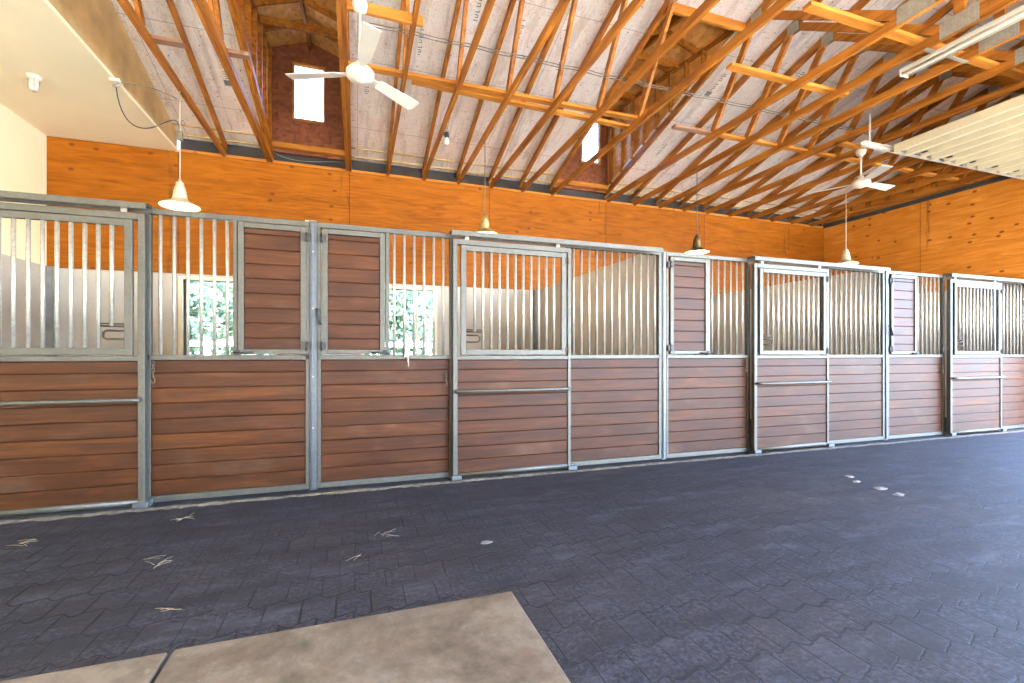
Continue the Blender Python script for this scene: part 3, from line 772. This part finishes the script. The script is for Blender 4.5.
# sandy dust gathered along the foot of the fronts
b = MB(); prev = None; x = -4.0
while x < 10.6:
    w = .03 + .045 * rng.random(); h = .008 + .012 * rng.random()
    ring = [b.bm.verts.new(p) for p in ((x, YF - .125 - w, .0005), (x, YF - .128 - w * .5, h), (x, YF - .122, h * .8), (x, YF - .118, .0005))]
    if prev:
        for i in range(3):
            fc = b.bm.faces.new((prev[i], prev[i + 1], ring[i + 1], ring[i])); fc.smooth = True
    prev = ring; x += .045
tag(b.obj('sandy_dust', 'dust'), 'line of sandy dust along the foot of the stall fronts', 'dust', None, 'stuff')

# ------------------------------------------------------------------ LAMPS, FANS, FIXTURES
def make_pendant(x, y, z, label, skin):
    base = (x, y, z)
    t = thing('pendant_lamp', label, 'lamp', base, 'hanging barn lamps')
    MB().lathe(base, [(.196, 0), (.200, .004), (.198, .010), (.15, .035), (.10, .062), (.072, .085), (.070, .09), (.066, .088), (.096, .058), (.146, .030), (.190, .006), (.196, 0)], 36).obj('lamp_shade', skin, t, base)
    MB().lathe(base, [(.188, .0055), (.145, .0285), (.095, .0565), (.064, .084), (0, .085)], 32).obj('shade_lining', 'shadein', t, base)
    MB().lathe(base, [(.072, .084), (.074, .10), (.066, .125), (.070, .132), (.060, .165), (.064, .172), (.052, .205), (.055, .212), (.042, .24), (.038, .275), (.018, .285), (.014, .31), (0, .31)], 24).obj('socket_housing', skin, t, base)
    MB().lathe(base, [(0, .0), (.022, .008), (.030, .03), (.024, .055), (.016, .085)], 16).obj('bulb', 'bulb', t, base)
    MB().tube([(x, y, z + .29), (x, y, ZT + .02)], .0065, 8).obj('stem', 'palelamp' if skin == 'palelamp' else 'cable', t, base)
    l = bpy.data.lights.new('pendant_glow', 'POINT'); l.energy = LAMP_W; l.color = (1, .78, .48); l.shadow_soft_size = .04
    lo = bpy.data.objects.new('bulb_light', l); COL.objects.link(lo); lo.parent = t; lo.location = (0, 0, -.03)
    return t
LAMP_W = 22
make_pendant(1.689, 6.2, 2.855, 'brass hanging barn lamp above the centre stall door', 'brass')
make_pendant(5.297, 6.2, 2.865, 'dark bronze hanging barn lamp right of the centre bars', 'bronze')
make_pendant(8.72, 6.2, 2.885, 'pale hanging barn lamp farthest right, near the corner of the plywood walls', 'palelamp')
make_pendant(-1.922, 6.2, 2.885, 'pale hanging barn lamp at left, below the looped cable', 'palelamp')

def make_fan(x, y, zm, zh, rot, label):
    base = (x, y, zh); t = thing('ceiling_fan', label, 'ceiling fan', base, 'white ceiling fans')
    MB().lathe((x, y, 0), [(0, zm), (.062, zm), (.066, zm - .03), (.055, zm - .075), (.03, zm - .095), (.018, zm - .10), (0, zm - .1)], 24).obj('canopy', 'white', t, base)
    MB().tube([(x, y, zm - .09), (x, y, zh + .09)], .0125, 10).obj('downrod', 'white', t, base)
    MB().lathe((x, y, 0), [(0, zh + .12), (.035, zh + .115), (.04, zh + .08), (.09, zh + .06), (.118, zh + .03), (.118, zh - .01), (.10, zh - .03), (.05, zh - .045), (.02, zh - .06), (0, zh - .06)], 28).obj('motor_housing', 'white', t, base)
    for k in range(3):
        a = R(rot + 120 * k); d = Vector((math.cos(a), math.sin(a), 0)); sd = Vector((-d.y, d.x, 0))
        b = MB(); ring = []
        for rr, w in ((.10, .045), (.17, .05), (.20, .10), (.36, .115), (.52, .13), (.635, .135), (.64, .125)):
            c = Vector((x, y, zh + .012)) + d * rr
            tilt = -.22 if rr > .18 else -.05
            vs = []
            for q, dz in ((-.5, 0), (.5, 0), (.5, .008), (-.5, .008)):
                vs.append(b.bm.verts.new(c + sd * (q * w) + Vector((0, 0, q * w * tilt + dz))))
            ring.append(vs)
        for A, Bq in zip(ring, ring[1:]):
            for i in range(4): b.bm.faces.new((A[i], A[(i + 1) % 4], Bq[(i + 1) % 4], Bq[i]))
        b.bm.faces.new(ring[0]); b.bm.faces.new(ring[-1][::-1])
        b.obj('blade', 'white', t, base)
    return t
make_fan(.024, 4.21, ZT + .05, 3.62, 37.4, 'white three blade ceiling fan at upper left, before the left dormer')
make_fan(7.03, 4.78, ZT, 3.70, .4, 'white three blade ceiling fan at right, below the open overhead door track')

# fluorescent strip under a truss
def strip(x, y0, y1, label):
    base = (x, y1, ZT - .05); t = thing('fluorescent_light', label, 'light fixture', base)
    MB().prism([(x - .06, ZT - .005), (x + .06, ZT - .005), (x + .06, ZT - .03), (x + .03, ZT - .06), (x - .03, ZT - .06), (x - .06, ZT - .03)], 'y', y0, y1).obj('housing', 'palecream', t, base)
    for q in (-.045, .045): MB().tube([(x + q, y0 + .02, ZT - .060), (x + q, y1 - .02, ZT - .060)], .013, 10).obj('tube', 'palecream', t, base)
    for y in (y0 + .3, (y0 + y1) / 2, y1 - .3): MB().box(TX(9) - .02, TX(10) + .02, y - .02, y + .02, ZT - .006, ZT, .001).obj('mounting_strap', 'plate', t, base)
    for y in (y0, y1): MB().box(x - .062, x + .062, y - .012, y + .004, ZT - .076, ZT - .006, .003).obj('end_cap', 'palecream', t, base)
strip(5.49, .9, 3.30, 'long cream fluorescent strip light under the trusses at upper right')

# jar light on the low ceiling
base = (-3.317, 6.37, ZT); t = thing('ceiling_light', 'small jar bulb light on the low cream ceiling', 'light fixture', base)
MB().lathe(base, [(0, 0), (.065, 0), (.065, -.03), (.045, -.045), (0, -.045)], 20).obj('base', 'white', t, base)
MB().lathe(base, [(.038, -.045), (.042, -.07), (.045, -.13), (.03, -.16), (0, -.165)], 16).obj('jar', 'bulbglass', t, base)
b = MB()
for k in range(6):
    a = k * math.pi / 3; b.tube([(base[0] + .05 * math.cos(a), base[1] + .05 * math.sin(a), ZT - .04), (base[0] + .052 * math.cos(a), base[1] + .052 * math.sin(a), ZT - .13), (base[0], base[1], ZT - .18)], .003, 5)
b.obj('cage', 'plate', t, base)
# junction box and its two cables
jx, jy = -2.50, 6.15
base = (jx, jy, ZT); t = thing('junction_box', 'small junction box on the low ceiling edge with a looping cable', 'junction box', base)
MB().box(jx - .05, jx + .05, jy - .05, jy + .05, ZT - .045, ZT - .012, .006).obj('box', 'white', t, base)
MB().tube([(jx + .02, jy, ZT - .045), (jx + .02, jy, ZT - .075), (jx - .03, jy, ZT - .085)], .012, 8).obj('elbow', 'plate', t, base)
def bez(p, n=24):
    out = []; p = [Vector(q) for q in p]
    for i in range(n + 1):
        u = i / n; q = p[:]
        while len(q) > 1: q = [a.lerp(c, u) for a, c in zip(q, q[1:])]
        out.append(q[0])
    return out
MB().tube(bez([(jx + .04, jy, ZT - .03), (-2.3, jy, ZT - .02), (-2.05, jy + .03, ZT - .03), (-1.95, jy + .05, ZT - .10)]), .007, 7).obj('upper_cable', 'cable', t, base)
MB().tube(bez([(jx, jy, ZT - .08), (-2.46, jy, ZT - .62), (-2.2, jy, ZT - .62), (-2.08, jy + .02, ZT - .42), (-1.93, jy + .03, ZT - .20), (-1.925, jy + .05, ZT - .45)]), .006, 7).obj('looped_cable', 'darkcable', t, base)
MB().box(-1.95, -1.895, jy + .02, jy + .08, ZT - .57, ZT - .46, .008).obj('connector', 'cable', t, base)

# bare bulb under a truss
base = (1.16, 6.25, ZT); t = thing('bare_bulb', 'small bare silver bulb hanging between trusses left of the second lamp', 'bulb', base)
MB().lathe(base, [(0, .02), (.03, .02), (.032, -.04), (.02, -.05), (0, -.05)], 14).obj('socket', 'black', t, base)
MB().lathe(base, [(.016, -.05), (.03, -.075), (.04, -.11), (.03, -.145), (0, -.155)], 16).obj('bulb', 'bulbglass', t, base)

# loose wire along the wall top under the left dormer
pts = bez([(-1.25, YB - .03, ZT + .16), (-.95, YB - .05, ZT - .02), (-.6, YB - .05, ZT + .10), (-.25, YB - .03, ZT + .13)])
tag(MB().tube(pts, .006, 6).obj('loose_wire', 'chalk', None, (-1.25, YB, ZT)), 'pale loose wire drooping under the left dormer', 'wire')

# ------------------------------------------------------------------ OPEN OVERHEAD DOOR
zd = 3.84; yE, yS = 4.03, -2.2
base = (XR, yE, zd); t = thing('overhead_door', 'cream sectional overhead door raised flat under the roof at right', 'overhead door', base)
x = 6.52; n = 8; wd = (XR - .12 - x) / n
for k in range(n):
    a, c = x + k * wd + .004, x + (k + 1) * wd - .004; h = .048
    q = wd / 3
    prof = [(a, zd + .045)]
    m = (a + c) / 2
    prof = [(a, zd - .055), (a + .05, zd - .055), (m - .03, zd + .02), (m - .012, zd + .02), (m - .006, zd - .055), (m + .05, zd - .055), (c - .03, zd + .02), (c, zd + .02), (c, zd + .045), (a, zd + .045)]
    p = MB().prism(prof, 'y', yS, yE).obj('panel', 'ribw', t, base)
    MB().box(a + .05, c - .05, yE - .03, yE + .004, zd - .004, zd + .05, .003).obj('end_stile', 'ribw', p, base)
    MB().box(c - .03, c + .034, yE - .10, yE - .04, zd - .012, zd - .003, .002).obj('hinge', 'black', p, base)
    MB().tube([(c - .02, yE, zd + .02), (c - .02, yE + .06, zd + .02)], .012, 8).obj('roller', 'black', p, base)
base = (6.1, yE + .08, zd); t = thing('overhead_track', 'cream steel track carrying the open overhead door at right', 'track', base)
MB().prism([(yE + .035, zd - .012), (yE + .085, zd - .012), (yE + .085, zd + .045), (yE + .035, zd + .045), (yE + .035, zd + .040), (yE + .080, zd + .040), (yE + .080, zd - .006), (yE + .035, zd - .006)], 'x', 6.05, XR - .02).obj('rail', 'palecream', t, base)
for x in (6.2, 7.6, 9.1):
    b = MB(); b.box(x, x + .035, yE + .085, yE + .092, zd, ZT + .06, .001); b.obj('hanger_strap', 'plate', t, base)
    b = MB(); b.box(x + .3, x + .36, yE + .02, yE + .03, zd - .03, zd - .02, 0); b.obj('track_bolt', 'black', t, base)

# ------------------------------------------------------------------ CONDUIT in the corner / debris on the floor
def straws(cx, cy, n, spread, label, mat='straw'):
    b = MB()
    for i in range(n):
        a = rng.uniform(0, math.pi); L = rng.uniform(.05, .11); x = cx + rng.uniform(-spread, spread); y = cy + rng.uniform(-spread, spread)
        d = Vector((math.cos(a), math.sin(a), 0)) * L / 2; c = Vector((x, y, .004 + .003 * i / n))
        b.tube([c - d, c + Vector((0, 0, .004)), c + d], .0013, 5)
    return tag(b.obj('straw_wisp', mat, None, (cx, cy, 0)), label, 'straw', 'wisps on the floor')
straws(-1.10, 3.18, 7, .07, 'pale wisp of straw on the dark pavers left of centre')
straws(.175, 3.16, 6, .05, 'pale wisp of straw on the pavers below the right of the two left feed doors', 'chalk')
straws(-.01, 2.87, 2, .02, 'yellow straw stem beside the dark paver joint')
straws(-2.0, 3.75, 6, .05, 'thin straw scatter on the pavers near the leftmost door')
straws(-1.2, 3.95, 6, .05, 'thin straw scatter at the foot of the left feed door panel')
straws(-.85, 2.55, 3, .03, 'thin straw stems just above the landing slab', 'straw')
C4 = ((4.55, 3.205), (4.44, 3.06), (4.41, 2.83), (4.36, 2.66))
def crumb(cx, cy, s, label, flat=.3):
    s *= .8
    b = MB(); bmesh.ops.create_icosphere(b.bm, subdivisions=2, radius=s)
    for v in b.bm.verts:
        k = 1 + rng.uniform(-.4, .4); v.co = Vector((v.co.x * k * 1.5, v.co.y * k, max(v.co.z * k * flat, -.004) + .004)) + Vector((cx, cy, 0))
    return tag(b.obj('pale_crumb', 'chalk', None, (cx, cy, 0)), label, 'crumb', 'pale crumbs on the floor')
crumb(C4[3][0], C4[3][1], .045, 'pale crumb on the blue pavers, nearest of the four in line'); crumb(C4[2][0], C4[2][1], .045, 'pale crumb second in the line on the blue pavers')
crumb(C4[1][0], C4[1][1], .032, 'pale crumb third in the line on the blue pavers'); crumb(C4[0][0], C4[0][1], .035, 'pale crumb farthest of the four in line')
crumb(.78, 2.82, .03, 'pale flattened crumb on pavers below the centre door', .2)

# ------------------------------------------------------------------ OUTSIDE
struct(MB().box(XL - 6, XR + 12, -15, -.6, -.06, .004).obj('floor_bounce_apron', 'apron'), 'pale apron added at the open front of the barn to bounce sunlight')  # unseen pale paving added to bounce sun up onto the roof
struct(MB().box(XR + .2, XR + 12, -.6, 9, -.06 - .04, -.06, .004).obj('floor_bounce_apron', 'apron'), 'pale apron added outside the right end door to bounce sunlight')  # unseen paving added to bounce light into the right end
struct(MB().box(-60, 70, -60, 80, -.3, -.06).obj('ground', 'ground'), 'sunlit ground around the barn')
b = MB(); g_ = random.Random(5)
for i in range(13000):                      # unseen leaf wall added behind the camera to block sky light
    c = Vector((g_.uniform(-24, 6.5), -14.5 + g_.uniform(-1.2, 1.2), g_.uniform(0, 11) ))
    u = Vector((g_.gauss(0, 1), g_.gauss(0, 1), g_.gauss(0, 1))).normalized() * g_.uniform(.25, .5); w_ = u.orthogonal().normalized() * g_.uniform(.2, .4)
    b.bm.faces.new([b.bm.verts.new(c + q) for q in (-u, w_, u, -w_)])
tag(b.obj('sky_screen', 'sky_screen'), 'unseen leafy screen added behind the camera to block sky light', 'sky_screen')
yf = 12.6
base = (0, yf, 0); t = thing('rail_fence', 'white rail fence outside, seen through the stall windows', 'fence', base)
for z in (.55, 1.0, 1.45): MB().box(-9, 14, yf - .02, yf + .02, z - .06, z + .06).obj('rail', 'fence', t, base)
for k in range(10): MB().box(-8 + 2.3 * k, -7.88 + 2.3 * k, yf - .08, yf - .02, -.06, 1.6).obj('post', 'fence', t, base)
def tree(x, y, h, r, label, seed):
    g = random.Random(seed); base = (x, y, -.06); t = thing('tree', label, 'tree', base, 'trees outside the windows')
    MB().tube([(x, y, -.06), (x + .1, y, h * .4), (x, y, h * .8)], [.18, .13, .05], 8).obj('trunk', 'bark', t, base)
    b = MB()
    for i in range(5200):
        d = Vector((g.gauss(0, 1), g.gauss(0, 1), g.gauss(0, 1))).normalized() * (g.random() ** .4)
        c = Vector((x + d.x * r, y + d.y * r, h * .5 + d.z * h * .52))
        u = Vector((g.gauss(0, 1), g.gauss(0, 1), g.gauss(0, 1))).normalized() * g.uniform(.07, .16); w = u.orthogonal().normalized() * g.uniform(.05, .1)
        b.bm.faces.new([b.bm.verts.new(c + q) for q in (-u, w, u, -w)])
    b.obj('foliage', 'leaf', t, base)
tree(-5.2, 16.5, 5.5, 1.7, 'leafy tree outside seen through the left stall window, at its left', 1)
tree(-2.1, 17.0, 6.0, 1.5, 'leafy tree outside seen through the left stall window, at its right', 2)
tree(1.35, 17.0, 5.5, 1.65, 'leafy tree outside seen through the stall window left of the centre door', 3)
tree(4.8, 17.5, 5.6, 1.7, 'leafy tree outside right of the one seen through the centre window', 4)
tree(-3.5, 20.4, 5.4, 1.7, 'leafy tree outside, set back between the two in the left stall window', 5)

# ------------------------------------------------------------------ LIGHT
w = bpy.data.worlds.new('sky'); S.world = w; w.use_nodes = True
nt = w.node_tree; nt.nodes.clear()
ou = nt.nodes.new('ShaderNodeOutputWorld'); bg = nt.nodes.new('ShaderNodeBackground'); sk = nt.nodes.new('ShaderNodeTexSky')
sk.sky_type = 'NISHITA'; sk.sun_disc = False; sk.sun_elevation = R(52); sk.sun_rotation = R(162); sk.air_density = 1.0; sk.dust_density = 1.5; sk.ozone_density = 3.0
bg.inputs[1].default_value = 5.2
mx = nt.nodes.new('ShaderNodeMix'); mx.data_type = 'RGBA'; mx.blend_type = 'MULTIPLY'; mx.inputs[0].default_value = 1.0
mx.inputs[7].default_value = (.90, .98, 1.11, 1)
nt.links.new(sk.outputs[0], mx.inputs[6]); nt.links.new(mx.outputs[2], bg.inputs[0]); nt.links.new(bg.outputs[0], ou.inputs[0])
sun = bpy.data.lights.new('sun', 'SUN'); sun.energy = 52.0; sun.angle = R(.6); sun.color = (1, .90, .74)
so = bpy.data.objects.new('sun', sun); COL.objects.link(so)
sd = Vector((.10, -.62, 1.15)).normalized()       # direction towards the sun: high, behind the photographer
so.rotation_euler = sd.to_track_quat('Z', 'Y').to_euler(); so.location = (0, -20, 30)

# ------------------------------------------------------------------ CAMERA
cam = bpy.data.cameras.new('camera'); co = bpy.data.objects.new('camera', cam); COL.objects.link(co); S.camera = co
cam.sensor_width = 36; cam.lens = 36 * 460 / 1024
cam.shift_y = (354 - 341.5) / 1024
co.location = (0, 0, 1.2); co.rotation_euler = (R(90), 0, R(-18.6))
cam.clip_start = .05; cam.clip_end = 500
S.view_settings.view_transform = 'Standard'; S.view_settings.look = 'None'; S.view_settings.gamma = 1; S.view_settings.use_curve_mapping = False
S.view_settings.exposure = 0.42
S.cycles.use_denoising = True
S.cycles.max_bounces = 10; S.cycles.diffuse_bounces = 6; S.cycles.sample_clamp_indirect = 6
